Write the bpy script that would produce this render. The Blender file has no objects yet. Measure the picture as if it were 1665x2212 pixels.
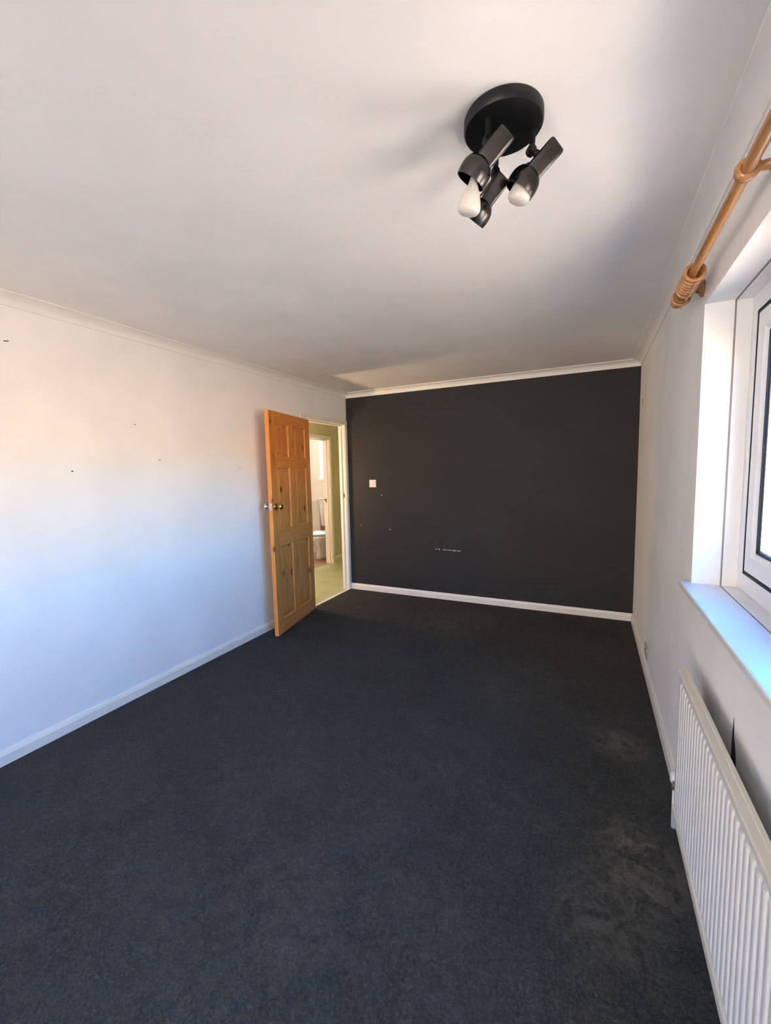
import bpy, bmesh, math, random
from mathutils import Vector, Matrix
random.seed(7)
SC = bpy.context.scene
COL = SC.collection
PI = math.pi

# ------------------------------------------------------------------ room dimensions (metres)
W, L, H = 3.053, 4.457, 2.385        # window wall x, dark wall y, ceiling z
YB = -2.60                           # wall behind the camera
XH = -1.02                           # far side of the hall
TW = 0.10                            # inner wall thickness

# ------------------------------------------------------------------ camera
yaw, pitch, roll = 0.454451, -0.097044, -0.022585
fw = Vector((-math.sin(yaw)*math.cos(pitch), math.cos(yaw)*math.cos(pitch), math.sin(pitch)))
r0 = Vector((math.cos(yaw), math.sin(yaw), 0)); u0 = r0.cross(fw)
rt = r0*math.cos(roll) + u0*math.sin(roll)
up = -r0*math.sin(roll) + u0*math.cos(roll)
cam_d = bpy.data.cameras.new('camera')
cam_d.sensor_fit = 'HORIZONTAL'; cam_d.sensor_width = 36.0
cam_d.lens = 911.82*36/1665; cam_d.clip_start = 0.01; cam_d.clip_end = 500
cam = bpy.data.objects.new('camera', cam_d); COL.objects.link(cam)
cam.matrix_world = Matrix(((rt.x, up.x, -fw.x, 2.678), (rt.y, up.y, -fw.y, 0.0), (rt.z, up.z, -fw.z, 1.4549), (0, 0, 0, 1)))
SC.camera = cam

# ------------------------------------------------------------------ sky, sun, exposure
world = bpy.data.worlds.new('sky'); SC.world = world; world.use_nodes = True
nt = world.node_tree; nt.nodes.clear()
wo = nt.nodes.new('ShaderNodeOutputWorld'); bg = nt.nodes.new('ShaderNodeBackground')
sky = nt.nodes.new('ShaderNodeTexSky'); sky.sky_type = 'NISHITA'; sky.sun_disc = False
SUN_EL = math.radians(36); SUN_AZ = Vector((-0.50, 0.866))      # sun stands behind the house
sky.sun_elevation = SUN_EL; sky.sun_rotation = math.atan2(SUN_AZ.x, SUN_AZ.y)
sky.altitude = 0; sky.air_density = 0.85; sky.dust_density = 0.0; sky.ozone_density = 4.0
bg.inputs['Strength'].default_value = 0.92
hs = nt.nodes.new('ShaderNodeHueSaturation'); hs.inputs['Saturation'].default_value = 1.35
nt.links.new(sky.outputs[0], hs.inputs['Color']); nt.links.new(hs.outputs[0], bg.inputs[0]); nt.links.new(bg.outputs[0], wo.inputs[0])
sun_d = bpy.data.lights.new('sun', 'SUN'); sun_d.energy = 25.0; sun_d.color = (1.0, 0.83, 0.60); sun_d.angle = 0.009
sun = bpy.data.objects.new('sun', sun_d); COL.objects.link(sun)
sdir = Vector((-SUN_AZ.x*math.cos(SUN_EL), -SUN_AZ.y*math.cos(SUN_EL), -math.sin(SUN_EL)))
sun.rotation_euler = sdir.to_track_quat('-Z', 'Y').to_euler(); sun.location = (-10, -4, 9)
def portal(name, loc, rot, sx, sy):
    d = bpy.data.lights.new(name, 'AREA'); d.shape = 'RECTANGLE'; d.size = sx; d.size_y = sy; d.cycles.is_portal = True
    o = bpy.data.objects.new(name, d); COL.objects.link(o); o.location = loc; o.rotation_euler = rot
portal('window_portal', (W+0.24, 1.31, 1.52), (0, PI/2, 0), 1.09, 1.50)
portal('fill_window_portal', (1.50, YB-0.16, 1.305), (PI/2, 0, PI), 1.30, 1.51)
SC.view_settings.view_transform = 'Standard'; SC.view_settings.look = 'None'
SC.view_settings.gamma = 1.0; SC.view_settings.use_curve_mapping = False
SC.view_settings.exposure = 3.31
SC.cycles.use_denoising = True
SC.cycles.use_guiding = True; SC.cycles.use_surface_guiding = True; SC.cycles.surface_guiding_probability = 0.6; SC.cycles.guiding_training_samples = 64
SC.cycles.adaptive_threshold = 0.04; SC.cycles.max_bounces = 8; SC.cycles.diffuse_bounces = 5; SC.cycles.transparent_max_bounces = 10
SC.cycles.caustics_reflective = False; SC.cycles.caustics_refractive = False

# ------------------------------------------------------------------ helpers
def obj(name, bm, mat=None, parent=None, smooth=False):
    me = bpy.data.meshes.new(name)
    bmesh.ops.recalc_face_normals(bm, faces=bm.faces[:])
    if smooth:
        for f in bm.faces: f.smooth = True
    bm.to_mesh(me); bm.free()
    if mat: me.materials.append(mat)
    if smooth == 'auto':
        me.set_sharp_from_angle(angle=math.radians(38))
    o = bpy.data.objects.new(name, me); COL.objects.link(o)
    if parent: o.parent = parent
    return o
def empty(name, loc=(0, 0, 0), rz=0.0):
    o = bpy.data.objects.new(name, None); o.empty_display_size = 0.05
    COL.objects.link(o); o.location = loc; o.rotation_euler = (0, 0, rz); return o
def tag(o, label, cat, group=None):
    o['label'] = label; o['category'] = cat
    if group: o['group'] = group
    return o
def struct(o, label=None):
    o['kind'] = 'structure'
    if label: o['label'] = label
    return o
def NB(): return bmesh.new()
def box(bm, x0, x1, y0, y1, z0, z1, bev=0.0, seg=2):
    v = [bm.verts.new(c) for c in ((x0,y0,z0),(x1,y0,z0),(x1,y1,z0),(x0,y1,z0),(x0,y0,z1),(x1,y0,z1),(x1,y1,z1),(x0,y1,z1))]
    fs = [bm.faces.new([v[i] for i in q]) for q in ((0,3,2,1),(4,5,6,7),(0,1,5,4),(1,2,6,5),(2,3,7,6),(3,0,4,7))]
    if bev > 0:
        es = list({e for f in fs for e in f.edges})
        bmesh.ops.bevel(bm, geom=es, offset=bev, segments=seg, affect='EDGES', profile=0.5)
    return bm
def B(*a, **k): return box(NB(), *a, **k)
def basis(axis):
    a = Vector(axis).normalized(); t = Vector((0, 0, 1)) if abs(a.z) < 0.9 else Vector((1, 0, 0))
    x = t.cross(a).normalized(); return x, a.cross(x), a
def lathe(bm, prof, origin, axis, n=24, closed=True):
    """prof: (radius, distance along axis)"""
    x, y, a = basis(axis); o = Vector(origin); rings = []
    for r, h in prof:
        if r < 1e-6: rings.append([bm.verts.new(o + a*h)])
        else: rings.append([bm.verts.new(o + a*h + (x*math.cos(t) + y*math.sin(t))*r) for t in (2*PI*i/n for i in range(n))])
    for p, q in zip(rings, rings[1:]):
        for i in range(n):
            j = (i+1) % n
            if len(p) == 1 and len(q) == 1: continue
            if len(p) == 1: bm.faces.new((p[0], q[i], q[j]))
            elif len(q) == 1: bm.faces.new((p[i], p[j], q[0]))
            else: bm.faces.new((p[i], p[j], q[j], q[i]))
    if closed:
        for rg in (rings[0], rings[-1]):
            if len(rg) > 2: bm.faces.new(rg)
    return bm
def tube(bm, pts, r, n=14):
    """tube through pts; r a number or one per point"""
    pts = [Vector(p) for p in pts]; rings = []; x = None
    rr = r if isinstance(r, (list, tuple)) else [r]*len(pts)
    for i, p in enumerate(pts):
        t = (pts[min(i+1, len(pts)-1)] - pts[max(i-1, 0)]).normalized()
        if x is None: x = basis(t)[0]
        x = (x - t*x.dot(t)).normalized(); y = t.cross(x)
        rings.append([bm.verts.new(p + (x*math.cos(a) + y*math.sin(a))*rr[i]) for a in (2*PI*k/n for k in range(n))])
    for p, q in zip(rings, rings[1:]):
        for i in range(n): bm.faces.new((p[i], p[(i+1) % n], q[(i+1) % n], q[i]))
    bm.faces.new(rings[0]); bm.faces.new(rings[-1]); return bm
def torus(bm, c, axis, R, r, n=28, m=10):
    x, y, a = basis(axis); c = Vector(c); g = []
    for i in range(n):
        t = 2*PI*i/n; d = x*math.cos(t) + y*math.sin(t)
        g.append([bm.verts.new(c + d*(R + r*math.cos(s)) + a*(r*math.sin(s))) for s in (2*PI*k/m for k in range(m))])
    for i in range(n):
        for k in range(m):
            bm.faces.new((g[i][k], g[(i+1) % n][k], g[(i+1) % n][(k+1) % m], g[i][(k+1) % m]))
    return bm
def loft(bm, loops, cap=True):
    rings = [[bm.verts.new(p) for p in lp] for lp in loops]; n = len(rings[0])
    for p, q in zip(rings, rings[1:]):
        for i in range(n): bm.faces.new((p[i], p[(i+1) % n], q[(i+1) % n], q[i]))
    if cap: bm.faces.new(rings[0]); bm.faces.new(rings[-1])
    return bm
def copy_of(o, parent=None):
    c = o.copy(); COL.objects.link(c); c.parent = parent; return c

# ------------------------------------------------------------------ materials
class M:
    """small wrapper that builds a Principled material"""
    def __init__(s, name, col, rough=0.6, metal=0.0, spec=0.5):
        s.m = bpy.data.materials.new(name); s.m.use_nodes = True; s.t = s.m.node_tree
        s.b = s.t.nodes['Principled BSDF']
        s.b.inputs['Base Color'].default_value = (*col, 1); s.b.inputs['Roughness'].default_value = rough
        s.b.inputs['Metallic'].default_value = metal; s.b.inputs['Specular IOR Level'].default_value = spec
        s.col = col
    def n(s, kind, **kw):
        nd = s.t.nodes.new(kind)
        for k, v in kw.items():
            if k in nd.inputs: nd.inputs[k].default_value = v
            else: setattr(nd, k, v)
        return nd
    def l(s, a, b): s.t.links.new(a, b)
    def coords(s, scale=(1, 1, 1), kind='Object'):
        tc = s.n('ShaderNodeTexCoord'); mp = s.n('ShaderNodeMapping'); mp.inputs['Scale'].default_value = scale
        s.l(tc.outputs[kind], mp.inputs['Vector']); return mp.outputs['Vector']
    def noise(s, vec, scale, detail=4, rough=0.55, dist=0.0):
        nd = s.n('ShaderNodeTexNoise'); nd.inputs['Scale'].default_value = scale; nd.inputs['Detail'].default_value = detail
        nd.inputs['Roughness'].default_value = rough; nd.inputs['Distortion'].default_value = dist
        s.l(vec, nd.inputs['Vector']); return nd.outputs['Fac']
    def ramp(s, fac, stops):
        nd = s.n('ShaderNodeValToRGB'); e = nd.color_ramp.elements
        while len(e) < len(stops): e.new(0.5)
        for el, (p, c) in zip(e, stops): el.position = p; el.color = (*c, 1)
        s.l(fac, nd.inputs['Fac']); return nd.outputs['Color']
    def mix(s, fac, a, b, mode='MIX'):
        nd = s.n('ShaderNodeMix', data_type='RGBA', blend_type=mode)
        for v, i in ((fac, 0), (a, 6), (b, 7)):
            if hasattr(v, 'is_linked'): s.l(v, nd.inputs[i])
            elif i == 0: nd.inputs[0].default_value = v
            else: nd.inputs[i].default_value = (*v, 1)
        return nd.outputs[2]
    def color(s, c): s.l(c, s.b.inputs['Base Color']); return s
    def bump(s, fac, strength=0.2, dist=0.002):
        nd = s.n('ShaderNodeBump'); nd.inputs['Strength'].default_value = strength; nd.inputs['Distance'].default_value = dist
        s.l(fac, nd.inputs['Height']); s.l(nd.outputs['Normal'], s.b.inputs['Normal']); return s
def sc(c, k): return tuple(min(1, v*k) for v in c)
def painted(name, col, rough=0.7, var=0.04, bump=0.12, bscale=260, spec=0.3):
    m = M(name, col, rough, spec=spec); v = m.coords()
    m.color(m.ramp(m.noise(v, 2.3, 3), [(0.3, sc(col, 1-var)), (0.7, sc(col, 1+var))]))
    if bump > 0: m.bump(m.noise(v, bscale, 2), bump, 0.001)
    return m.m
MAT = {}
MAT['wall'] = painted('white_wall_paint', (0.88, 0.872, 0.855), 0.75, bump=0.0)
MAT['ceiling'] = painted('ceiling_paint', (0.88, 0.872, 0.855), 0.85, bump=0.0)
MAT['dark'] = painted('charcoal_wall_paint', (0.027, 0.0265, 0.028), 0.62, 0.10, 0.15, 200)
MAT['gloss'] = painted('white_gloss_trim', (0.87, 0.82, 0.74), 0.38, 0.04, 0.05, 90, 0.5)
MAT['cornice'] = painted('cornice_paint', (0.88, 0.865, 0.84), 0.7, 0.02, 0.06)
MAT['sill'] = painted('white_sill_gloss', (0.80, 0.80, 0.80), 0.32, 0.03, 0.25, 38, 0.35)
MAT['upvc'] = painted('white_upvc', (0.80, 0.81, 0.82), 0.30, 0.01, 0.0)
MAT['olive'] = painted('olive_hall_paint', (0.66, 0.65, 0.47), 0.8)
MAT['bath_wall'] = painted('bathroom_wall_paint', (0.72, 0.65, 0.55), 0.6)
MAT['porcelain'] = painted('white_porcelain', (0.82, 0.77, 0.70), 0.14, 0.01, 0.0)
MAT['rad'] = painted('radiator_enamel', (0.74, 0.71, 0.67), 0.36, 0.02, 0.02, 60, 0.5)
MAT['rad_cream'] = painted('radiator_aged_enamel', (0.74, 0.69, 0.59), 0.38, 0.05, 0.03, 60, 0.5)
MAT['groove_shade'] = painted('groove_shade_paint', (0.30, 0.27, 0.26), 0.8, 0.15, 0.0)  # dark grey for the shade painted into the window groove
MAT['plastic'] = painted('white_plastic', (0.78, 0.77, 0.75), 0.3, 0.01, 0.0)
MAT['grey_plastic'] = painted('grey_plastic', (0.42, 0.41, 0.42), 0.4, 0.01, 0.0)
MAT['black'] = painted('black_gasket', (0.012, 0.012, 0.014), 0.6, 0.05, 0.0)
MAT['hole'] = painted('bare_hole', (0.05, 0.045, 0.04), 0.9, 0.2, 0.0)
MAT['chip'] = painted('chipped_plaster', (0.62, 0.61, 0.60), 0.9, 0.2, 0.3)
MAT['brass'] = M('polished_brass', (0.80, 0.56, 0.18), 0.12, 1.0).m
MAT['chrome'] = M('polished_chrome', (0.75, 0.76, 0.78), 0.12, 1.0).m
MAT['dull_brass'] = M('dull_brass', (0.42, 0.29, 0.16), 0.42, 1.0).m
MAT['iron'] = M('dark_iron', (0.05, 0.035, 0.028), 0.5, 0.6).m
MAT['fixture'] = painted('black_satin_metal', (0.0045, 0.0045, 0.005), 0.42, 0.1, 0.05, 300, 0.35)
MAT['gunmetal'] = M('gunmetal_chrome', (0.085, 0.076, 0.070), 0.24, 1.0).m
def m_carpet(name, c0, c1, c2, worn=()):
    """cut pile: brushed blotches, tufts, lint specks; worn = (x, y, radius, strength) of trodden patches"""
    m = M(name, c1, 0.95, spec=0.10); v = m.coords()
    blot = m.noise(v, 2.6, 5, 0.62, 0.8); mid = m.noise(v, 22, 4, 0.68, 1.6); tuft = m.noise(v, 95, 3, 0.7); pile = m.noise(v, 330, 1, 0.6)
    a = m.ramp(blot, [(0.40, sc(c1, .78)), (0.50, c1), (0.62, sc(c1, 1.30))])
    b = m.mix(0.42, a, m.ramp(mid, [(0.38, c0), (0.50, c1), (0.64, c2)]))
    c = m.mix(0.40, b, m.ramp(tuft, [(0.36, sc(c0, .8)), (0.50, c1), (0.66, sc(c2, 1.1))]))
    c = m.mix(0.22, c, m.ramp(pile, [(0.3, sc(c0, .4)), (0.7, c2)]))
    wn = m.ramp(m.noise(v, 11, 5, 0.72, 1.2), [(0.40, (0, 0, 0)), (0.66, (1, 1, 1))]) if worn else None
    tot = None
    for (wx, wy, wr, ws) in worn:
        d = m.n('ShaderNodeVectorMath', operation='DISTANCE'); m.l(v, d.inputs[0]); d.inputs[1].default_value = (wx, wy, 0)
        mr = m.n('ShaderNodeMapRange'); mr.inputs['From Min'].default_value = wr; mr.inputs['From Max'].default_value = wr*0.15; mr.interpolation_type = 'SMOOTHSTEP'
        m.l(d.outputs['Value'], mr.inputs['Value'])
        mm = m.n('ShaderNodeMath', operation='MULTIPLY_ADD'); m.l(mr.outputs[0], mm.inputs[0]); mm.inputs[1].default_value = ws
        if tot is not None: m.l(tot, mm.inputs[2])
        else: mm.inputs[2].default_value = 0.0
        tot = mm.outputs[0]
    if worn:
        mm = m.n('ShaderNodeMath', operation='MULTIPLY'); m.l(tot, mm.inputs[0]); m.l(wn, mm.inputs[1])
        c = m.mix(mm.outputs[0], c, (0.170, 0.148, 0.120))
        vo = m.n('ShaderNodeTexVoronoi'); vo.inputs['Scale'].default_value = 5.0; m.l(v, vo.inputs['Vector'])
        c = m.mix(m.ramp(vo.outputs['Distance'], [(0.012, (0.8, 0.8, 0.8)), (0.022, (0, 0, 0))]), c, (0.16, 0.15, 0.14))
    m.color(c)
    m.bump(tuft, 0.7, 0.006)
    return m.m
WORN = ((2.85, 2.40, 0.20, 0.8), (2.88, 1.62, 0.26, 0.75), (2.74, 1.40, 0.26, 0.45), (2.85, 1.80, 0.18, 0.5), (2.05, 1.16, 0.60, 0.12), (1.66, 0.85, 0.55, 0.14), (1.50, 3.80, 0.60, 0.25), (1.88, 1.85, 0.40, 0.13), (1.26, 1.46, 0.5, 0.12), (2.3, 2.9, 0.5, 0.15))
MAT['carpet'] = m_carpet('black_carpet', (0.022, 0.0215, 0.0195), (0.048, 0.047, 0.0420), (0.100, 0.097, 0.086), WORN)
MAT['hall_carpet'] = m_carpet('green_hall_carpet', (0.42, 0.47, 0.27), (0.50, 0.55, 0.33), (0.58, 0.62, 0.38))
def m_pine(name, along):
    m = M(name, (0.4, 0.2, 0.07), 0.36, spec=0.5)
    s = {'z': (1, 1, 0.055), 'x': (0.055, 1, 1)}[along]
    tc = m.n('ShaderNodeTexCoord'); oi = m.n('ShaderNodeObjectInfo'); off = m.n('ShaderNodeVectorMath', operation='MULTIPLY_ADD')
    cmb = m.n('ShaderNodeCombineXYZ')
    for k in range(3): m.l(oi.outputs['Random'], cmb.inputs[k])
    off.inputs[1].default_value = (3.1, 5.7, 7.3); m.l(cmb.outputs[0], off.inputs[0]); m.l(tc.outputs['Object'], off.inputs[2])
    mp = m.n('ShaderNodeMapping'); mp.inputs['Scale'].default_value = s; m.l(off.outputs[0], mp.inputs['Vector']); v = mp.outputs['Vector']
    g1 = m.noise(v, 26, 5, 0.6, 1.2); g2 = m.noise(v, 130, 3, 0.6)
    base = m.ramp(g1, [(0.25, (0.58, 0.185, 0.036)), (0.5, (0.80, 0.295, 0.064)), (0.75, (0.92, 0.395, 0.100))])
    base = m.mix(0.22, base, m.ramp(g2, [(0.35, (0.44, 0.13, 0.026)), (0.65, (0.92, 0.42, 0.12))]))
    mk = m.n('ShaderNodeMapping'); mk.inputs['Scale'].default_value = {'z': (1, 1, 0.55), 'x': (0.55, 1, 1)}[along]; m.l(off.outputs[0], mk.inputs['Vector'])
    vo = m.n('ShaderNodeTexVoronoi'); vo.inputs['Scale'].default_value = 8.5; vo.inputs['Randomness'].default_value = 1.0; m.l(mk.outputs[0], vo.inputs['Vector'])
    kn = m.ramp(vo.outputs['Distance'], [(0.0, (1, 1, 1)), (0.09, (0.9, 0.9, 0.9)), (0.16, (0, 0, 0))])
    halo = m.ramp(vo.outputs['Distance'], [(0.06, (0.55, 0.55, 0.55)), (0.30, (0, 0, 0))])
    base = m.mix(halo, base, (0.34, 0.125, 0.030)); base = m.mix(kn, base, (0.05, 0.017, 0.007))
    m.color(base); m.bump(g2, 0.05, 0.001); return m.m
MAT['pine_v'] = m_pine('varnished_pine_upright', 'z'); MAT['pine_h'] = m_pine('varnished_pine_crosswise', 'x')
def m_pole():
    m = M('stained_wood_pole', (0.4, 0.2, 0.08), 0.22, spec=0.6); v = m.coords((14, 1.2, 14))
    m.color(m.ramp(m.noise(v, 6, 4), [(0.3, (0.36, 0.155, 0.050)), (0.7, (0.52, 0.25, 0.095))])); return m.m
MAT['pole'] = m_pole()
def m_glass(name, tint, gl=0.06):
    m = bpy.data.materials.new(name); m.use_nodes = True; t = m.node_tree; t.nodes.clear()
    o = t.nodes.new('ShaderNodeOutputMaterial'); mx = t.nodes.new('ShaderNodeMixShader'); tr = t.nodes.new('ShaderNodeBsdfTransparent')
    g = t.nodes.new('ShaderNodeBsdfGlossy'); lw = t.nodes.new('ShaderNodeLayerWeight'); lw.inputs['Blend'].default_value = 0.5
    pw = t.nodes.new('ShaderNodeMath'); pw.operation = 'POWER'; pw.inputs[1].default_value = 5.0
    fr = t.nodes.new('ShaderNodeMath'); fr.operation = 'MULTIPLY_ADD'; fr.inputs[1].default_value = 0.75; fr.inputs[2].default_value = 0.025
    t.links.new(lw.outputs['Facing'], pw.inputs[0]); t.links.new(pw.outputs[0], fr.inputs[0])
    tr.inputs[0].default_value = (*tint, 1); g.inputs['Roughness'].default_value = 0.02
    t.links.new(fr.outputs[0], mx.inputs[0]); t.links.new(tr.outputs[0], mx.inputs[1]); t.links.new(g.outputs[0], mx.inputs[2]); t.links.new(mx.outputs[0], o.inputs[0])
    return m
def m_frosted():
    m = bpy.data.materials.new('frosted_glass'); m.use_nodes = True; t = m.node_tree; t.nodes.clear()
    o = t.nodes.new('ShaderNodeOutputMaterial'); mx = t.nodes.new('ShaderNodeMixShader'); tr = t.nodes.new('ShaderNodeBsdfTranslucent'); g = t.nodes.new('ShaderNodeBsdfGlossy')
    tr.inputs[0].default_value = (0.9, 0.9, 0.9, 1); g.inputs['Roughness'].default_value = 0.3; mx.inputs[0].default_value = 0.05
    t.links.new(tr.outputs[0], mx.inputs[1]); t.links.new(g.outputs[0], mx.inputs[2]); t.links.new(mx.outputs[0], o.inputs[0]); return m
MAT['frosted'] = m_frosted()
MAT['glass'] = m_glass('window_glass', (0.975, 0.985, 0.985))
def m_bulb():
    m = M('frosted_bulb_glass', (0.82, 0.80, 0.74), 0.22, spec=0.5)
    m.b.inputs['Transmission Weight'].default_value = 0.25; m.b.inputs['Subsurface Weight'].default_value = 0.0; return m.m
MAT['bulb'] = m_bulb()
def m_lam():
    m = M('wood_laminate', (0.4, 0.2, 0.1), 0.35); v = m.coords((3, 16, 3))
    m.color(m.ramp(m.noise(v, 4, 5, 0.6, 0.5), [(0.3, (0.26, 0.125, 0.065)), (0.7, (0.46, 0.25, 0.145))])); return m.m
MAT['laminate'] = m_lam()
def m_ground():
    m = M('pale_paving', (0.5, 0.4, 0.3), 0.9); v = m.coords()
    m.color(m.ramp(m.noise(v, 0.35, 6), [(0.3, (0.25, 0.205, 0.16)), (0.7, (0.31, 0.26, 0.205))])); return m.m
MAT['ground'] = m_ground()
MAT['pale_render'] = painted('pale_cream_render', (0.50, 0.43, 0.345), 0.9, 0.05, 0.1, 30)
MAT['render'] = painted('warm_cream_render', (0.72, 0.52, 0.36), 0.9, 0.05, 0.1, 30)

# ------------------------------------------------------------------ the setting: shell
WIN_Y0, WIN_Y1, SILL_Z, HEAD_Z = 0.57, 2.055, 0.972, 2.062
DY0, DY1, DZ = 3.605, 4.400, 2.012            # bedroom doorway
BY0, BY1, BZ = 4.84, 5.60, 1.955              # bathroom doorway
WOUT = W + 0.228
struct(obj('floor', B(-0.005, W, YB, L, -0.12, 0.0), MAT['carpet']), 'black short-pile bedroom carpet with paler worn patches')
struct(obj('floor_hall', B(XH-0.05, -0.005, 2.3, 6.5, -0.12, 0.001), MAT['hall_carpet']), 'pale green hall carpet beyond the doorway')
struct(obj('floor_bathroom', B(-2.6, XH-0.05, 4.4, 6.5, -0.12, 0.0), MAT['laminate']), 'brown wood-effect bathroom floor')
struct(obj('ceiling', B(-0.05, WOUT, YB-0.2, L+0.05, H, H+0.25), MAT['ceiling']), 'white bedroom ceiling')
struct(obj('ceiling_hall', B(-2.8, -0.05, 2.1, 6.7, H, H+0.25), MAT['ceiling']))
TL = 0.066
bm = NB(); box(bm, -TL, 0, YB, DY0-0.03, 0, H); box(bm, -TL, 0, DY1+0.03, L, 0, H); box(bm, -TL, 0, DY0-0.03, DY1+0.03, DZ+0.03, H)
wl = struct(obj('wall_left', bm, MAT['wall']), 'plain white left wall with small nail holes')
wf = struct(obj('wall_far', B(0, WOUT, L, L+0.12, 0, H), MAT['dark']), 'matt charcoal painted far wall with a few chips')
bm = NB(); box(bm, W, WOUT, YB, WIN_Y0, 0, H); box(bm, W, WOUT, WIN_Y1, L, 0, H)
box(bm, W, WOUT, WIN_Y0, WIN_Y1, 0, SILL_Z-0.028); box(bm, W, WOUT, WIN_Y0, WIN_Y1, HEAD_Z, H)
wr = struct(obj('wall_right', bm, MAT['wall']), 'white window wall')
KX0, KX1, KZ0 = 0.85, 2.15, 0.55                          # unseen window added behind the camera for fill light
bm = NB(); box(bm, -TW, KX0, YB-0.15, YB, 0, H); box(bm, KX1, WOUT, YB-0.15, YB, 0, H); box(bm, KX0, KX1, YB-0.15, YB, 0, KZ0); box(bm, KX0, KX1, YB-0.15, YB, HEAD_Z, H)
struct(obj('wall_back', bm, MAT['wall']))
# hall and bathroom
bm = NB(); box(bm, XH-TW, XH, 2.3, BY0-0.03, 0, H); box(bm, XH-TW, XH, BY1+0.03, 6.38, 0, H); box(bm, XH-TW, XH, BY0-0.03, BY1+0.03, BZ+0.03, H)
struct(obj('wall_hall_far', bm, MAT['olive']), 'olive painted hall wall with bathroom doorway')
bm = NB(); box(bm, -TL-0.008, -TL, 2.3, DY0-0.03, 0, H); box(bm, -TL-0.008, -TL, DY1+0.03, 6.38, 0, H); box(bm, -TL-0.008, -TL, DY0-0.03, DY1+0.03, DZ+0.03, H)
struct(obj('wall_hall_near', bm, MAT['olive']))
struct(obj('wall_hall_end', B(XH-TW, -TL, 6.38, 6.5, 0, H), MAT['olive']))
bm = NB(); box(bm, XH-TW, -TL, 2.2, 2.3, 0, H)
struct(obj('wall_hall_start', bm, MAT['olive']))
BX0, BX1, BWZ0, BWZ1 = -1.735, -1.20, 1.335, 2.06
bm = NB(); box(bm, -2.6, BX0, 6.38, 6.5, 0, H); box(bm, BX1, XH-TW+0.01, 6.38, 6.5, 0, H); box(bm, BX0, BX1, 6.38, 6.5, 0, BWZ0); box(bm, BX0, BX1, 6.38, 6.5, BWZ1, H)
struct(obj('wall_bathroom_far', bm, MAT['bath_wall']), 'cream bathroom wall with narrow window above the toilet')
struct(obj('wall_bathroom_left', B(-2.7, -2.6, 4.4, 6.5, 0, H), MAT['bath_wall']))
struct(obj('wall_bathroom_near', B(-2.7, XH-TW, 4.3, 4.4, 0, H), MAT['bath_wall']))
struct(obj('wall_bathroom_right', B(XH-TW-0.012, XH-TW, BY1+0.03, 6.38, 0, H), MAT['bath_wall']))
struct(obj('ground', B(-900, 900, -900, 900, -3.1, -2.75), MAT['ground']))
struct(obj('bounce_wall_opposite', B(26, 27, -80, 120, -2.75, 3.6), MAT['render']))  # unseen wall, added to bounce warm sunlight in through the window
struct(obj('bounce_wall_back', B(-40, 22, -14, -13, -2.75, 4.2), MAT['pale_render']))  # unseen wall, added to warm the fill from the back

# baseboards (skirting): chamfered boards
SK_H, SK_T = 0.073, 0.015
def skirting(name, p0, p1, inward, label=None, h=SK_H, mat='gloss'):
    p0, p1, n = Vector((*p0, 0)), Vector((*p1, 0)), Vector((*inward, 0))
    prof = [(0, 0), (SK_T, 0), (SK_T, h-0.022), (SK_T*0.72, h-0.010), (SK_T*0.45, h), (0, h)]
    bm = NB(); loft(bm, [[q + n*a + Vector((0, 0, z)) for a, z in prof] for q in (p0, p1)])
    return struct(obj(name, bm, MAT[mat]), label)
skirting('baseboard_left', (0, YB), (0, DY0-0.05), (1, 0), 'white baseboard along the left wall')
skirting('baseboard_far', (0.012, L), (W, L), (0, -1), 'cream-white baseboard under the charcoal wall')
skirting('baseboard_right', (W, YB), (W, L), (-1, 0), 'cream-white baseboard under the window wall')
skirting('baseboard_back', (0, YB), (W, YB), (0, 1))
skirting('baseboard_hall', (XH, BY1+0.06), (XH, 6.38), (1, 0), 'cream baseboard at the foot of the olive hall wall', 0.10)
# coved cornice on four sides
def cove(name, p0, p1, inward, m0, m1, label=None):
    p0, p1, n = Vector((*p0, H)), Vector((*p1, H)), Vector((*inward, 0)); t = (p1-p0).normalized()
    PRJ, DRP = 0.070, 0.056
    prof = [(0, 0), (0, -DRP), (0.007, -DRP), (0.0075, -DRP+0.006)]
    for k in range(1, 9):
        a = k/9*PI/2; prof.append((0.0075 + (PRJ-0.0155)*(1-math.cos(a)), -DRP+0.006 + (DRP-0.014)*math.sin(a)))
    prof += [(PRJ-0.006, -0.0075), (PRJ, -0.0065), (PRJ, 0)]
    bm = NB(); loft(bm, [[p0 + n*a + t*(a*m0) + Vector((0, 0, z)) for a, z in prof], [p1 + n*a - t*(a*m1) + Vector((0, 0, z)) for a, z in prof]])
    return struct(obj(name, bm, MAT['cornice'], smooth='auto'), label)
cove('trim_1', (0, YB), (0, L), (1, 0), 1, 1, 'white coved cornice above the left wall')
cove('trim_2', (0, L), (W, L), (0, -1), 1, 1, 'white coved cornice above the charcoal wall')
cove('trim_3', (W, L), (W, YB), (-1, 0), 1, 1, 'white coved cornice above the window wall')
cove('trim_4', (W, YB), (0, YB), (0, 1), 1, 1)

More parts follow.
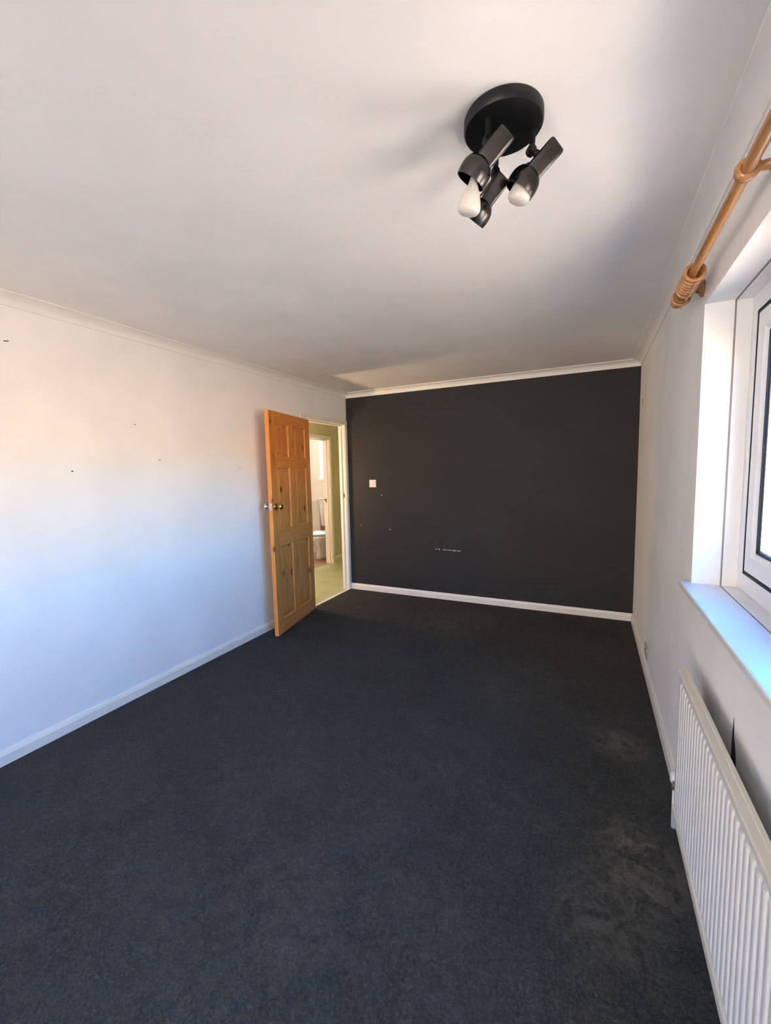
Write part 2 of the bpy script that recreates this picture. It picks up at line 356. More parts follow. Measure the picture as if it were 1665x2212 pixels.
# ------------------------------------------------------------------ door frames
def door_frame(name, face_x, back_x, y0, y1, z, aw, at, room_dir, stop_x, label, near=True):
    """lining, stops and architraves of a doorway in a wall of constant x"""
    e = struct(empty(name, (face_x, (y0+y1)/2, 0)), label); ox, oy = face_x, (y0+y1)/2
    def part(n, *b, bev=0.002): return obj(n, box(NB(), b[0]-ox, b[1]-ox, b[2]-oy, b[3]-oy, b[4], b[5], bev=bev), MAT['gloss'], e)
    a, b = sorted((face_x, back_x))
    jf = part('jamb', a, b, y1, y1+0.03, 0, z+0.03); part('jamb', a, b, y0-0.03, y0, 0, z+0.03); part('head', a, b, y0, y1, z, z+0.03)
    s0, s1 = sorted((stop_x, back_x))
    part('door_stop', s0, s1, y1-0.014, y1, 0, z); part('door_stop', s0, s1, y0, y0+0.014, 0, z); part('door_stop', s0, s1, y0+0.014, y1-0.014, z-0.014, z)
    f0, f1 = sorted((face_x, face_x + room_dir*at))
    for (ya, yb) in ((y0-aw, y0-0.006), (y1+0.006, y1+aw)): part('architrave', f0, f1, ya, yb, 0, z+0.006, bev=0.004)
    part('architrave', f0, f1, y0-aw, y1+aw, z+0.006, z+aw, bev=0.004)
    g0, g1 = sorted((back_x, back_x - room_dir*at))
    for (ya, yb) in ((y0-aw, y0-0.006), (y1+0.006, y1+aw)): part('architrave', g0, g1, ya, yb, 0, z+0.006, bev=0.004)
    part('architrave', g0, g1, y0-aw, y1+aw, z+0.006, z+aw, bev=0.004)
    return e, ox, oy
fr, ox, oy = door_frame('trim_5', 0.0, -TL-0.008, DY0, DY1, DZ, 0.055, 0.012, 1, -0.040, 'white door lining and architrave in the corner by the charcoal wall')
bm = NB(); box(bm, -0.036, -0.012, DY1-oy-0.0015, DY1-oy+0.001, 1.135, 1.200, bev=0.0006); sp = obj('strike_plate', bm, MAT['dull_brass'], fr)
obj('strike_hole', B(-0.030, -0.018, DY1-oy-0.002, DY1-oy, 1.153, 1.182), MAT['hole'], sp)
fb, bx, by = door_frame('trim_6', XH, XH-TW-0.012, BY0, BY1, BZ, 0.060, 0.014, 1, XH-0.035, 'cream door lining of the bathroom doorway across the hall')
lk = obj('lock_plate', lathe(box(NB(), -0.082, -0.066, BY1-0.0165-by, BY1-0.014-by, 0.985, 1.035), [(0, 0), (0.008, 0.002), (0.010, 0.012), (0.006, 0.018), (0, 0.019)], (-0.084, BY1-0.014-by, 1.028), (0, -1, 0), 12), MAT['iron'], fb)
lk['label'] = 'dark metal lock keep'
th = obj('trim_7', B(-0.022, 0.012, DY0, DY1, 0.0, 0.007, bev=0.002), MAT['gloss']); struct(th, 'pale threshold strip between black and green carpet')

# ------------------------------------------------------------------ pine door, standing open against the left wall
h0 = Vector((0.055, 3.618, 0.009)); ux = Vector((0.1935, -0.9811))
DW, DH, DT = 0.796, 1.985, 0.038
door = struct(empty('door_1', h0, math.atan2(ux.y, ux.x)), 'varnished knotty pine six-panel door standing open against the left wall')
# local x runs hinge > free edge, local y = 0 is the visible face, y = -DT the hidden face
ST, MU = 0.098, 0.104
PW = (DW - 2*ST - MU)/2
zz = [0.0, 0.122, 0.795, 0.935, 1.497, 1.588, 1.888, DH]
px = [ST, ST+PW, ST+PW+MU, ST+2*PW+MU]
for a, b in ((0, ST), (DW-ST, DW)): obj('stile', B(a, b, -DT, 0, 0, DH, bev=0.0018), MAT['pine_v'], door)
for a, b in ((zz[0], zz[1]), (zz[2], zz[3]), (zz[4], zz[5]), (zz[6], zz[7])): obj('rail', B(ST, DW-ST, -DT, 0, a, b, bev=0.0012), MAT['pine_h'], door)
for a, b in ((zz[1], zz[2]), (zz[3], zz[4]), (zz[5], zz[6])): obj('muntin', B(px[1], px[2], -DT, 0, a, b, bev=0.0012), MAT['pine_v'], door)
def rect(x0, x1, z0, z1, i, y): return [Vector((x0+i, y, z0+i)), Vector((x1-i, y, z0+i)), Vector((x1-i, y, z1-i)), Vector((x0+i, y, z1-i))]
for a, b in ((zz[1], zz[2]), (zz[3], zz[4]), (zz[5], zz[6])):
    for x0, x1 in ((px[0], px[1]), (px[2], px[3])):
        loops = [(0.0, -DT/2-0.007), (0.010, -DT+0.015), (0.011, -DT+0.013), (0.042, -DT+0.006), (0.043, -DT+0.005)]
        bm = NB(); back = [rect(x0, x1, a, b, i, y) for i, y in reversed(loops)]
        front = [rect(x0, x1, a, b, i, -DT-y) for i, y in loops]
        loft(bm, back + front); pn = obj('panel', bm, MAT['pine_v'], door)
        bm = NB()
        for s in (0, 1):
            f = (lambda y: y) if s == 0 else (lambda y: -DT-y)
            loft(bm, [rect(x0, x1, a, b, i, f(y)) for i, y in ((0.0, -0.001), (0.003, -0.0015), (0.007, -0.006), (0.011, -0.009), (0.013, -0.016), (0.0, -0.016), (0.0, -0.001))], cap=False)
        obj('moulding', bm, MAT['pine_v'], pn)
KX, KZ = DW-0.052, 1.156
def knob(side, mat, lbl):
    y0 = 0.0 if side > 0 else -DT
    bm = NB(); lathe(bm, [(0.031, 0), (0.031, 0.004), (0.027, 0.008), (0.015, 0.010), (0, 0.011)], (KX, y0, KZ), (0, side, 0), 28)
    k = obj('knob_rose', bm, mat, door, True); k['label'] = lbl
    bm = NB(); lathe(bm, [(0.010, 0.006), (0.009, 0.026), (0.013, 0.032), (0.024, 0.040), (0.0285, 0.051), (0.027, 0.060), (0.019, 0.067), (0, 0.069)], (KX, y0, KZ), (0, side, 0), 28)
    obj('knob', bm, mat, k, True)
knob(1, MAT['brass'], 'polished brass door knob'); knob(-1, MAT['chrome'], 'chrome door knob')
obj('latch_plate', B(DW-0.0005, DW+0.0012, -DT/2-0.012, -DT/2+0.012, KZ-0.03, KZ+0.03), MAT['chrome'], door)
for hz in (0.23, 1.02, 1.76):
    obj('hinge', lathe(NB(), [(0.006, 0), (0.006, 0.075)], (-0.006, -DT-0.0005, hz), (0, 0, 1), 12), MAT['dull_brass'], door, True)

# ------------------------------------------------------------------ window
win = struct(empty('window_1', (W+0.14, (WIN_Y0+WIN_Y1)/2, SILL_Z)), 'white plastic-framed window with deep white reveal')
wo_ = Vector((W+0.14, (WIN_Y0+WIN_Y1)/2, SILL_Z))
def wpart(name, x0, x1, y0, y1, z0, z1, mat, parent=win, bev=0.0):
    return obj(name, box(NB(), x0-wo_.x, x1-wo_.x, y0-wo_.y, y1-wo_.y, z0-wo_.z, z1-wo_.z, bev=bev), mat, parent)
XA, XB, XF = W+0.094, W+0.146, W+0.146      # groove, end of liner, frame face
LT = 0.006
# plaster reveal stops at the groove, timber liner follows (proud by LT, the gap's shade drawn as a dark strip)
wpart('reveal_liner', XA+0.004, XB, WIN_Y1-LT, WIN_Y1+0.004, SILL_Z, HEAD_Z, MAT['sill'], bev=0.0015)
wpart('reveal_liner', XA+0.004, XB, WIN_Y0-0.004, WIN_Y0+LT, SILL_Z, HEAD_Z, MAT['sill'], bev=0.0015)
wpart('reveal_liner', XA+0.004, XB, WIN_Y0+LT, WIN_Y1-LT, HEAD_Z-LT, HEAD_Z+0.004, MAT['sill'], bev=0.0015)
FWD, FB = 0.070, 0.068          # frame width, depth
y0, y1, z0, z1 = WIN_Y0+0.002, WIN_Y1-0.002, SILL_Z+0.002, HEAD_Z-0.002
def ring(name, xa, xb, ya, yb, za, zb, wd, mat, parent=win, bev=0.003, chamf=None):
    """four mitred bars around a rectangle, one mesh; chamf=(extra inset, setback) slopes the inner front edge"""
    o = wo_
    def lp(i, x): return [Vector((x-o.x, ya+i-o.y, za+i-o.z)), Vector((x-o.x, yb-i-o.y, za+i-o.z)), Vector((x-o.x, yb-i-o.y, zb-i-o.z)), Vector((x-o.x, ya+i-o.y, zb-i-o.z))]
    seq = [(0, xa+bev), (bev, xa), (wd-bev, xa)]
    if chamf: seq += [(wd, xa+bev*0.6), (wd+chamf[0], xa+chamf[1]), (wd+chamf[0], xb)]
    else: seq += [(wd, xa+bev), (wd, xb)]
    seq += [(0, xb), (0, xa+bev)]
    bm = NB(); loft(bm, [lp(i, x) for i, x in seq], cap=False); return obj(name, bm, mat, parent)
ring('outer_frame', XF, XF+FB, y0, y1, z0, z1, FWD, MAT['upvc'])
mid = (y0+y1)/2
wpart('mullion', XF, XF+FB, mid-0.035, mid+0.035, z0+FWD, z1-FWD, MAT['upvc'], bev=0.003)
for ya, yb in ((y0+FWD, mid-0.035), (mid+0.035, y1-FWD)):
    ring('gasket', XF-0.003, XF+0.03, ya-0.003, yb+0.003, z0+FWD-0.003, z1-FWD+0.003, 0.012, MAT['black'], bev=0.001)
    s = ring('sash', XF-0.002, XF+0.041, ya+0.008, yb-0.008, z0+FWD+0.008, z1-FWD-0.008, 0.066, MAT['upvc'], bev=0.004, chamf=(0.016, 0.014))
    i = 0.006+0.084
    ring('glazing_seal', XF+0.007, XF+0.038, ya+i-0.001, yb-i+0.001, z0+FWD+i-0.001, z1-FWD-i+0.001, 0.005, MAT['black'], parent=s, bev=0.0005)
    for xg in (XF+0.011, XF+0.030): wpart('pane', xg, xg+0.004, ya+i, yb-i, z0+FWD+i, z1-FWD-i, MAT['glass'], parent=s)
    ring('spacer_bar', XF+0.0155, XF+0.0295, ya+i+0.004, yb-i-0.004, z0+FWD+i+0.004, z1-FWD-i-0.004, 0.010, MAT['chrome'], parent=s, bev=0.0005)
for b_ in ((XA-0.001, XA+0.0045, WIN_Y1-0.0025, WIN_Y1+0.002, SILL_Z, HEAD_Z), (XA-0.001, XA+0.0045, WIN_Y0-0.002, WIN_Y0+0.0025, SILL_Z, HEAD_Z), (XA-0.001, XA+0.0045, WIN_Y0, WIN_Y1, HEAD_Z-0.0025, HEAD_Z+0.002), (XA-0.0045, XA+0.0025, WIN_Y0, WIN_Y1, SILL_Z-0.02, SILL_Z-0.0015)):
    wpart('groove_shade_strip', *b_, MAT['groove_shade'])  # dark strips standing in for shade inside the groove
# sill: front board with rounded nose, groove, rear board
SE = 0.036
bm = NB(); nose = [(W-SE, SILL_Z-0.006), (W-SE+0.002, SILL_Z-0.0015), (W-SE+0.007, SILL_Z), (XA-0.004, SILL_Z), (XA-0.004, SILL_Z-0.026), (W-SE+0.007, SILL_Z-0.026), (W-SE+0.001, SILL_Z-0.022)]
loft(bm, [[Vector((x-wo_.x, y-wo_.y, z-wo_.z)) for x, z in nose] for y in (WIN_Y0+0.002, WIN_Y1-0.002)])
sill = obj('window_sill', bm, MAT['sill'], win); sill['label'] = 'glossy white sill board with worn rounded nose'
bm = NB()
for ya, yb in ((WIN_Y1-0.002, WIN_Y1+0.030), (WIN_Y0-0.030, WIN_Y0+0.002)):
    n2 = [(x, z) for x, z in nose if x < W-SE+0.01] ; n2 = nose[:3] + [(W-0.0005, SILL_Z), (W-0.0005, SILL_Z-0.026)] + nose[5:]
    loft(bm, [[Vector((x-wo_.x, y-wo_.y, z-wo_.z)) for x, z in n2] for y in (ya, yb)])
obj('sill_end', bm, MAT['sill'], sill)
wpart('rear_sill_board', XA+0.002, XF+0.01, WIN_Y0, WIN_Y1, SILL_Z-0.026, SILL_Z+0.001, MAT['sill'], bev=0.002)
# bathroom window
bw = struct(empty('window_2', ((BX0+BX1)/2, 6.44, BWZ0)), 'narrow bright bathroom window above the cistern')
def bpart(n, x0, x1, y0, y1, z0, z1, mat, bev=0.002): return obj(n, box(NB(), x0-(BX0+BX1)/2, x1-(BX0+BX1)/2, y0-6.44, y1-6.44, z0-BWZ0, z1-BWZ0, bev=bev), mat, bw)
for a in (BX0, BX1-0.03): bpart('frame_side', a, a+0.03, 6.42, 6.47, BWZ0, BWZ1, MAT['upvc'])
for a in (BWZ0, BWZ1-0.03): bpart('frame_bar', BX0+0.03, BX1-0.03, 6.42, 6.47, a, a+0.03, MAT['upvc'])
bpart('pane', BX0+0.03, BX1-0.03, 6.443, 6.447, BWZ0+0.03, BWZ1-0.03, MAT['frosted'], 0)
bpart('window_sill', BX0-0.03, BX1+0.03, 6.35, 6.42, BWZ0-0.022, BWZ0, MAT['gloss'])

kw = struct(empty('added_fill_window', ((KX0+KX1)/2, YB-0.1, KZ0)))  # unseen window, added to brighten the far end of the room
def kpart(n, x0, x1, z0, z1, mat, y0=-0.03, y1=0.03, bev=0.003): return obj(n, box(NB(), x0-(KX0+KX1)/2, x1-(KX0+KX1)/2, y0, y1, z0-KZ0, z1-KZ0, bev=bev), mat, kw)
for a in (KX0, (KX0+KX1)/2-0.03, KX1-0.06): kpart('frame_side', a, a+0.06, KZ0, HEAD_Z, MAT['upvc'])
for a, b in ((KX0+0.06, (KX0+KX1)/2-0.03), ((KX0+KX1)/2+0.03, KX1-0.06)):
    for c in (KZ0, HEAD_Z-0.06): kpart('frame_bar', a, b, c, c+0.06, MAT['upvc'])
    kpart('pane', a, b, KZ0+0.06, HEAD_Z-0.06, MAT['glass'], -0.003, 0.003, 0)
kpart('window_sill', KX0, KX1, KZ0-0.02, KZ0, MAT['sill'], 0.03, 0.13)

# ------------------------------------------------------------------ radiator under the window
RY0, RY1, RZ0, RZ1 = 0.36, 1.765, 0.165, 0.722
RXF, RXB = W-0.078, W-0.053
rad = tag(empty('radiator', (W-0.065, (RY0+RY1)/2, 0.0)), 'cream-white ribbed panel radiator on the wall under the window sill', 'radiator')
rx, ry = W-0.065, (RY0+RY1)/2
prof = []; PITCH = 0.0335; y = RY1-0.018
while y - PITCH > RY0+0.018:
    prof += [(RXF+0.0065, y), (RXF+0.0065, y-0.0065), (RXF+0.0012, y-0.0105), (RXF, y-0.0145), (RXF, y-0.0255), (RXF+0.0012, y-0.0295)]
    y -= PITCH
prof = [(RXF+0.004, RY1), (RXF+0.004, RY1-0.012)] + prof + [(RXF+0.0065, y), (RXF+0.004, RY0+0.010), (RXF+0.004, RY0)]
ZT, ZB = RZ1-0.036, RZ0+0.052
def rib_x(x, k): return x + (RXF+0.004-x)*k if x < RXF+0.004 or True else x
bm = NB(); n = len(prof); full = []
for z, k in ((RZ0+0.004, 1), (ZB-0.006, 1), (ZB+0.006, 0), (ZT-0.006, 0), (ZT+0.006, 1), (RZ1-0.002, 1)):
    full.append([bm.verts.new((rib_x(x, k)-rx, yy-ry, z)) for x, yy in prof])
for p, q in zip(full, full[1:]):
    for i in range(n-1): bm.faces.new((p[i], p[i+1], q[i+1], q[i]))
obj('ribbed_panel', bm, MAT['rad'], rad)
obj('back_panel', B(RXF+0.012-rx, RXB-rx, RY0-ry+0.004, RY1-ry-0.004, RZ0+0.006, RZ1-0.004, bev=0.003), MAT['rad'], rad)
tr = obj('top_rail', B(RXF-0.001-rx, RXB+0.002-rx, RY0-ry-0.002, RY1-ry+0.002, RZ1-0.012, RZ1, bev=0.004), MAT['rad_cream'], rad); tr['label'] = 'yellowed cream top rail'
obj('seam_bead', B(RXB-0.006-rx, RXB+0.006-rx, RY0-ry+0.01, RY1-ry-0.01, RZ1-0.006, RZ1+0.003, bev=0.002), MAT['rad_cream'], tr)
obj('bottom_rail', B(RXF-0.002-rx, RXB+0.002-rx, RY0-ry-0.002, RY1-ry+0.002, RZ0, RZ0+0.038, bev=0.007), MAT['rad_cream'], rad)
for yy in (RY0+0.2, RY1-0.22): obj('wall_bracket', B(RXB-rx-0.004, W-rx-0.0005, yy-ry-0.015, yy-ry+0.015, RZ0+0.03, RZ1-0.22), MAT['rad'], rad)
VX, VY = W-0.047, 1.905
vl = obj('valve', tube(NB(), [(VX-rx, VY-ry, 0.200), (VX-rx, VY-0.03-ry, 0.203), (VX-0.012-rx, RY1-ry-0.004, 0.203)], [0.014, 0.011, 0.010]), MAT['dull_brass'], rad, True)
obj('valve_cap', lathe(NB(), [(0, 0.0), (0.012, 0.001), (0.0185, 0.006), (0.020, 0.022), (0.0185, 0.040), (0.013, 0.047), (0, 0.048)], (VX-rx, VY-ry, 0.188), (0, 0, 1), 20), MAT['plastic'], vl, True)
obj('valve_nut', lathe(NB(), [(0.012, 0), (0.014, 0.004), (0.014, 0.018), (0.010, 0.024)], (VX-rx, VY-ry, 0.163), (0, 0, 1), 6), MAT['dull_brass'], vl)
obj('pipe', lathe(NB(), [(0.0095, 0), (0.0095, 0.166)], (VX-rx, VY-ry, 0.0), (0, 0, 1), 16), MAT['plastic'], rad, True)

# ------------------------------------------------------------------ curtain pole with rings
PX, PZ, PR = W-0.066, 2.131, 0.0145
PY1, PY0 = 2.150, 0.49
pole = tag(empty('curtain_pole', (PX, 1.32, PZ)), 'brown wooden curtain pole above the window with turned end', 'curtain pole')
obj('rod', tube(NB(), [(0, PY0-1.32, 0), (0, PY1-1.32, 0)], PR, 24), MAT['pole'], pole, 'auto')
for s, ye in ((1, PY1), (-1, PY0)):
    obj('finial', lathe(NB(), [(0.0145, -0.004), (0.019, 0.0), (0.019, 0.008), (0.012, 0.013), (0.011, 0.024), (0.014, 0.030), (0.024, 0.036), (0.0265, 0.044), (0.0255, 0.054), (0.019, 0.061), (0, 0.064)], (0, ye-1.32, 0), (0, s, 0), 24), MAT['pole'], pole, True)
for yb in (2.085, 1.318, 0.555):
    y = yb-1.32
    br = obj('bracket', lathe(NB(), [(0.011, 0.012), (0.0105, 0.026), (0.012, 0.040), (0.018, 0.052), (0.030, 0.0585), (0.031, PX and 0.0650), (0, 0.0652)], (0, y, 0), (1, 0, 0), 20), MAT['pole'], pole, True)
    obj('bracket_cup', lathe(NB(), [(PR+0.001, -0.011), (PR+0.009, -0.010), (PR+0.011, 0), (PR+0.009, 0.010), (PR+0.001, 0.011)], (0, y, 0), (0, 1, 0), 24, closed=False), MAT['pole'], br, True)
ords = ['first', 'second', 'third', 'fourth', 'fifth', 'sixth', 'seventh', 'eighth']
ry_ = [1.872, 1.903, 1.928, 1.953, 1.978, 2.004, 2.030, 2.124]
for k, yy in enumerate(ry_):
    tilt = Vector((random.uniform(-.12, .12), 1, random.uniform(-.16, .10)))
    z = PZ + PR - 0.0232
    rg = tag(empty('curtain_ring', (PX, yy, z)), f'{ords[k]} brown wooden curtain ring on the pole, counted from the window side' if k < 7 else 'last brown wooden curtain ring, alone between bracket and pole end', 'curtain ring', 'wooden curtain rings on the pole')
    rg.location.z = z - 0.001
    obj('hoop', torus(NB(), (0, 0, 0), tilt, 0.0285, 0.0060), MAT['pole'], rg, True)
    obj('eyelet', torus(NB(), (0, 0, -0.0388), (1, 0, 0), 0.0042, 0.0011, 14, 6), MAT['dull_brass'], rg, True)

# ------------------------------------------------------------------ ceiling spotlight
FX, FY = 2.445, 1.245
fix = tag(empty('ceiling_spotlight', (FX, FY, H)), 'black three-spot ceiling light on a round plate', 'ceiling light')
obj('ceiling_plate', lathe(NB(), [(0.101, 0), (0.103, -0.004), (0.103, -0.026), (0.100, -0.031), (0.094, -0.033), (0, -0.033)], (0, 0, 0), (0, 0, 1), 56), MAT['fixture'], fix, 'auto')
def spot_head(stem_xy, back, hood, bulb_out, axis, bulb_axis):
    """back / hood: world positions of the lamp body's rear end and hood centre"""
    o = Vector((FX, FY, H)); bk = Vector(back)-o; hc = Vector(hood)-o; st = Vector((stem_xy[0]-FX, stem_xy[1]-FY, -0.032))
    d = (hc-bk).normalized(); mid = bk + (hc-bk)*0.40; axis = Vector(axis).normalized(); bulb_axis = Vector(bulb_axis).normalized()
    arm = obj('swivel_arm', tube(NB(), [st + Vector((0, 0, 0.006)), st + Vector((0, 0, -0.012)), st + Vector((0, 0, -0.030)), st + Vector((-0.004, 0, -0.050)), mid + (st-mid)*0.12], [0.0095, 0.0075, 0.0072, 0.009, 0.010], 14), MAT['fixture'], fix, 'auto')
    obj('knuckle', lathe(NB(), [(0.0115, -0.010), (0.0125, -0.004), (0.0125, 0.006), (0.010, 0.010)], st + Vector((-0.003, 0, -0.050)), (0.6, -0.75, 0.1), 16), MAT['fixture'], arm, 'auto')
    wd, ht = 0.0235, 0.0225; ln = (hc-bk).length
    bm = NB(); box(bm, -wd, wd, -ht, ht, 0, ln, bev=0.007, seg=3)
    side = Vector((0.80, 0.45, -0.35)); side = (side - d*side.dot(d)).normalized(); nrm = d.cross(side)
    for v in bm.verts: c = v.co.copy(); v.co = bk + side*c.x + nrm*c.y + d*c.z
    obj('lamp_body', bm, MAT['gunmetal'], fix, 'auto')
    R_ = 0.0415; pr = []; mouth = 0.022
    for k in range(0, 10):
        t = k/9*PI/2; pr.append((R_*math.sin(t), -R_*math.cos(t)))
    pr += [(R_*1.005, mouth*0.5), (R_*0.97, mouth), (R_*0.92, mouth), (R_*0.94, mouth*0.4)]
    for k in range(9, -1, -1):
        t = k/9*PI/2; pr.append((R_*0.92*math.sin(t), -R_*0.90*math.cos(t)))
    obj('hood', lathe(NB(), pr, hc, axis, 40, closed=False), MAT['gunmetal'], fix, 'auto')
    b = bulb_out; bo = hc
    blb = obj('bulb', lathe(NB(), [(0.010, b-0.085), (0.0135, b-0.068), (0.0225, b-0.048), (0.0275, b-0.030), (0.0300, b-0.018), (0.0292, b-0.010), (0.0245, b-0.004), (0.014, b-0.0008), (0, b)], bo, bulb_axis, 32), MAT['bulb'], fix, True)
    obj('bulb_cap', lathe(NB(), [(0, b-0.096), (0.008, b-0.096), (0.0105, b-0.092), (0.0105, b-0.074)], bo, bulb_axis, 18), MAT['chrome'], blb, True)
spot_head((2.418, 1.190), (2.469, 1.178, 2.298), (2.385, 1.182, 2.230), 0.098, (-0.60, 0.04, -0.80), (-0.22, 0.10, -0.97))
spot_head((2.516, 1.280), (2.578, 1.281, 2.298), (2.493, 1.285, 2.230), 0.050, (-0.58, -0.02, -0.80), (-0.34, 0.04, -0.94))
spot_head((2.412, 1.318), (2.432, 1.328, 2.292), (2.352, 1.345, 2.224), 0.026, (-0.72, 0.24, -0.62), (-0.66, 0.22, -0.70))

# ------------------------------------------------------------------ switch, socket
sw = tag(empty('light_switch', (0.343, L, 1.309)), 'small square white light switch on the charcoal wall', 'light switch')
obj('face_plate', B(-0.044, 0.044, -0.009, -0.0003, -0.044, 0.044, bev=0.003), MAT['plastic'], sw)
bm = B(-0.011, 0.011, -0.0145, -0.009, -0.017, 0.017, bev=0.0015)
for v in bm.verts:
    if v.co.z > 0 and v.co.y < -0.012: v.co.y += 0.004
obj('rocker', bm, MAT['plastic'], sw)
for s in (-1, 1): obj('screw', lathe(NB(), [(0.0034, 0), (0.0034, 0.0008), (0, 0.001)], (s*0.030, -0.009, 0), (0, -1, 0), 10), MAT['dull_brass'], sw)
so = tag(empty('wall_socket', (W, 3.33, 0.160)), 'grey-white wall socket low on the window wall', 'wall socket')
obj('face_plate', B(-0.009, -0.0003, -0.074, 0.074, -0.043, 0.043, bev=0.003), MAT['grey_plastic'], so)
for s in (-1, 1):
    obj('rocker', B(-0.0125, -0.009, s*0.046-0.006, s*0.046+0.006, 0.012, 0.030, bev=0.001), MAT['plastic'], so)
    obj('pin_hole', B(-0.0094, -0.0085, s*0.034-0.003, s*0.034+0.003, -0.002, 0.007), MAT['black'], so)
    for q in (-1, 1): obj('pin_hole', B(-0.0094, -0.0085, s*0.034+q*0.011-0.0035, s*0.034+q*0.011+0.0035, -0.022, -0.017), MAT['black'], so)

# ------------------------------------------------------------------ toilet in the bathroom
TX = -1.425
toi = tag(empty('toilet', (TX, 6.0, 0.0)), 'white toilet with low cistern seen through the bathroom doorway', 'toilet')
def oval(cx, cy, rx_, ry0, ry1, z, n=28):
    """egg: ry0 reach to the front (-y), ry1 to the back"""
    return [Vector((cx + rx_*math.cos(t), cy + (ry1 if math.sin(t) > 0 else ry0)*math.sin(t), z)) for t in (2*PI*i/n for i in range(n))]
bm = NB(); loft(bm, [oval(0, -0.06, 0.105, 0.175, 0.26, 0.0), oval(0, -0.06, 0.100, 0.170, 0.26, 0.05), oval(0, -0.05, 0.088, 0.160, 0.25, 0.15), oval(0, -0.06, 0.105, 0.175, 0.25, 0.22),
    oval(0, -0.07, 0.150, 0.225, 0.26, 0.30), oval(0, -0.08, 0.178, 0.255, 0.26, 0.36), oval(0, -0.08, 0.183, 0.262, 0.26, 0.395), oval(0, -0.08, 0.17, 0.25, 0.24, 0.400)])
obj('bowl', bm, MAT['porcelain'], toi, True)
bm = NB(); loft(bm, [oval(0, -0.08, 0.180, 0.262, 0.20, 0.402), oval(0, -0.08, 0.188, 0.270, 0.20, 0.408), oval(0, -0.08, 0.188, 0.270, 0.20, 0.416), oval(0, -0.08, 0.182, 0.264, 0.20, 0.420)])
seat = obj('seat', bm, MAT['plastic'], toi, 'auto')
bm = NB(); loft(bm, [oval(0, -0.08, 0.182, 0.264, 0.20, 0.4225), oval(0, -0.08, 0.190, 0.272, 0.20, 0.428), oval(0, -0.08, 0.189, 0.271, 0.20, 0.440), oval(0, -0.08, 0.175, 0.255, 0.19, 0.449)])
obj('lid', bm, MAT['plastic'], toi, 'auto')
def rr(x, y0, y1, z, r=0.02): 
    out = []
    for cx, cy, a0 in ((x-r, y1-r, 0), (-x+r, y1-r, 90), (-x+r, y0+r, 180), (x-r, y0+r, 270)):
        for k in range(4): a = math.radians(a0+k*30); out.append(Vector((cx+r*math.cos(a), cy+r*math.sin(a), z)))
    return out
bm = NB(); loft(bm, [rr(0.185, 0.205, 0.374, 0.500), rr(0.204, 0.192, 0.374, 0.515), rr(0.222, 0.176, 0.374, 0.78), rr(0.232, 0.170, 0.374, 0.965)])
cis = obj('cistern', bm, MAT['porcelain'], toi, 'auto')
bm = NB(); loft(bm, [rr(0.236, 0.164, 0.376, 0.966), rr(0.240, 0.160, 0.376, 0.972), rr(0.240, 0.160, 0.376, 0.994), rr(0.232, 0.168, 0.376, 1.004)])
obj('cistern_lid', bm, MAT['porcelain'], cis, 'auto')
obj('flush_pipe', tube(NB(), [(0, 0.33, 0.50), (0, 0.33, 0.40), (0, 0.30, 0.34), (0, 0.18, 0.33)], 0.022), MAT['plastic'], toi, True)
box_ = tag(obj('pipe_boxing', B(-2.6, -1.68, 6.24, 6.379, 0.0, 0.945, bev=0.003), MAT['bath_wall']), 'cream boxed-in ledge beside the toilet cistern', 'pipe boxing')
obj('boxing_top', B(-2.6, -1.672, 6.23, 6.379, 0.945, 0.962, bev=0.002), MAT['gloss'], box_)

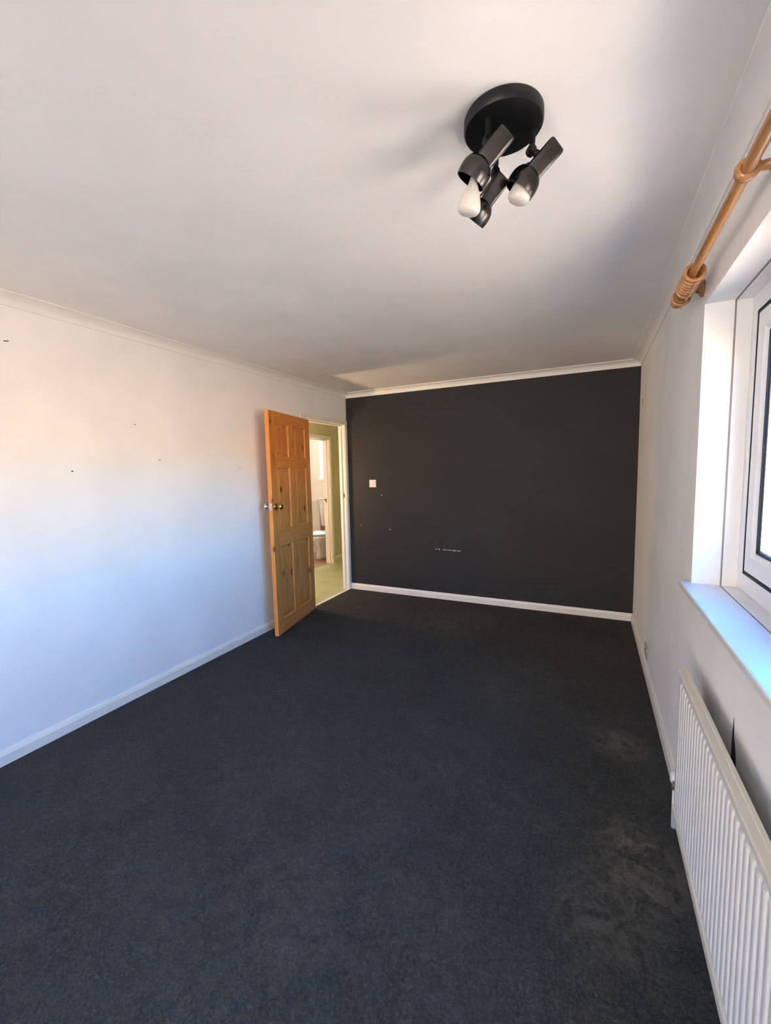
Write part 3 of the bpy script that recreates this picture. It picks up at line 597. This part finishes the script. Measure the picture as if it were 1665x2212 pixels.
# ------------------------------------------------------------------ warm fill light added in the hall, unseen behind the door, no lamp modelled
hl = bpy.data.lights.new('hall_fill_light', 'POINT'); hl.energy = 4.0; hl.color = (1.0, 0.68, 0.45); hl.shadow_soft_size = 0.06
hlo = bpy.data.objects.new('hall_fill_light', hl); COL.objects.link(hlo); hlo.location = (-0.78, 3.71, 1.32)

# ------------------------------------------------------------------ marks and damage on the walls
def blob(name, parent, mat, c, ax_u, ax_v, n, ru, rv, k=11, jag=0.35, th=0.0006):
    c, u, v, n = Vector(c), Vector(ax_u), Vector(ax_v), Vector(n)
    pts = [(math.cos(t)*ru*(1+random.uniform(-jag, jag)), math.sin(t)*rv*(1+random.uniform(-jag, jag))) for t in (2*PI*i/k for i in range(k))]
    return obj(name, loft(NB(), [[c + u*a + v*b + n*h for a, b in pts] for h in (-0.001, th)]), mat, parent)
for y, z, s in ((1.150, 2.151, 0.0050), (1.162, 2.154, 0.0032), (1.403, 1.493, 0.0045), (1.957, 1.564, 0.0045), (1.800, 1.792, 0.0035), (2.693, 1.503, 0.004), (2.67, 0.30, 0.003)):
    blob('nail_hole', wl, MAT['hole'], (0, y, z), (0, 1, 0), (0, 0, 1), (1, 0, 0), s*1.4, s*0.8)
for x, z, ru, rv in ((1.125, 0.568, 0.010, 0.005), (1.160, 0.566, 0.010, 0.006), (1.225, 0.564, 0.030, 0.0035), (1.285, 0.5625, 0.034, 0.004), (1.335, 0.562, 0.026, 0.0055), (1.385, 0.561, 0.022, 0.005), (0.553, 0.766, 0.008, 0.006), (0.455, 1.170, 0.011, 0.005), (0.165, 0.800, 0.004, 0.005)):
    blob('paint_chip', wf, MAT['chip'], (x, L, z), (1, 0, 0), (0, 0, 1), (0, -1, 0), ru, rv)
tear = loft(NB(), [[Vector((W + h, 1.43 + a, 0.70 + b)) for a, b in ((0.0015, 0.045), (0.006, 0.0), (0.008, -0.11), (-0.030, -0.12), (-0.036, -0.075), (-0.024, -0.035), (-0.007, -0.005), (-0.004, 0.02))] for h in (0.001, -0.0008)])
tt = obj('torn_patch', tear, MAT['hole'], wr); tt['label'] = 'dark torn patch in the wall behind the radiator'
bl = blob('scuff', wr, MAT['hole'], (W, 4.24, 2.00), (0, 1, 0), (0, 0, 1), (-1, 0, 0), 0.018, 0.030)
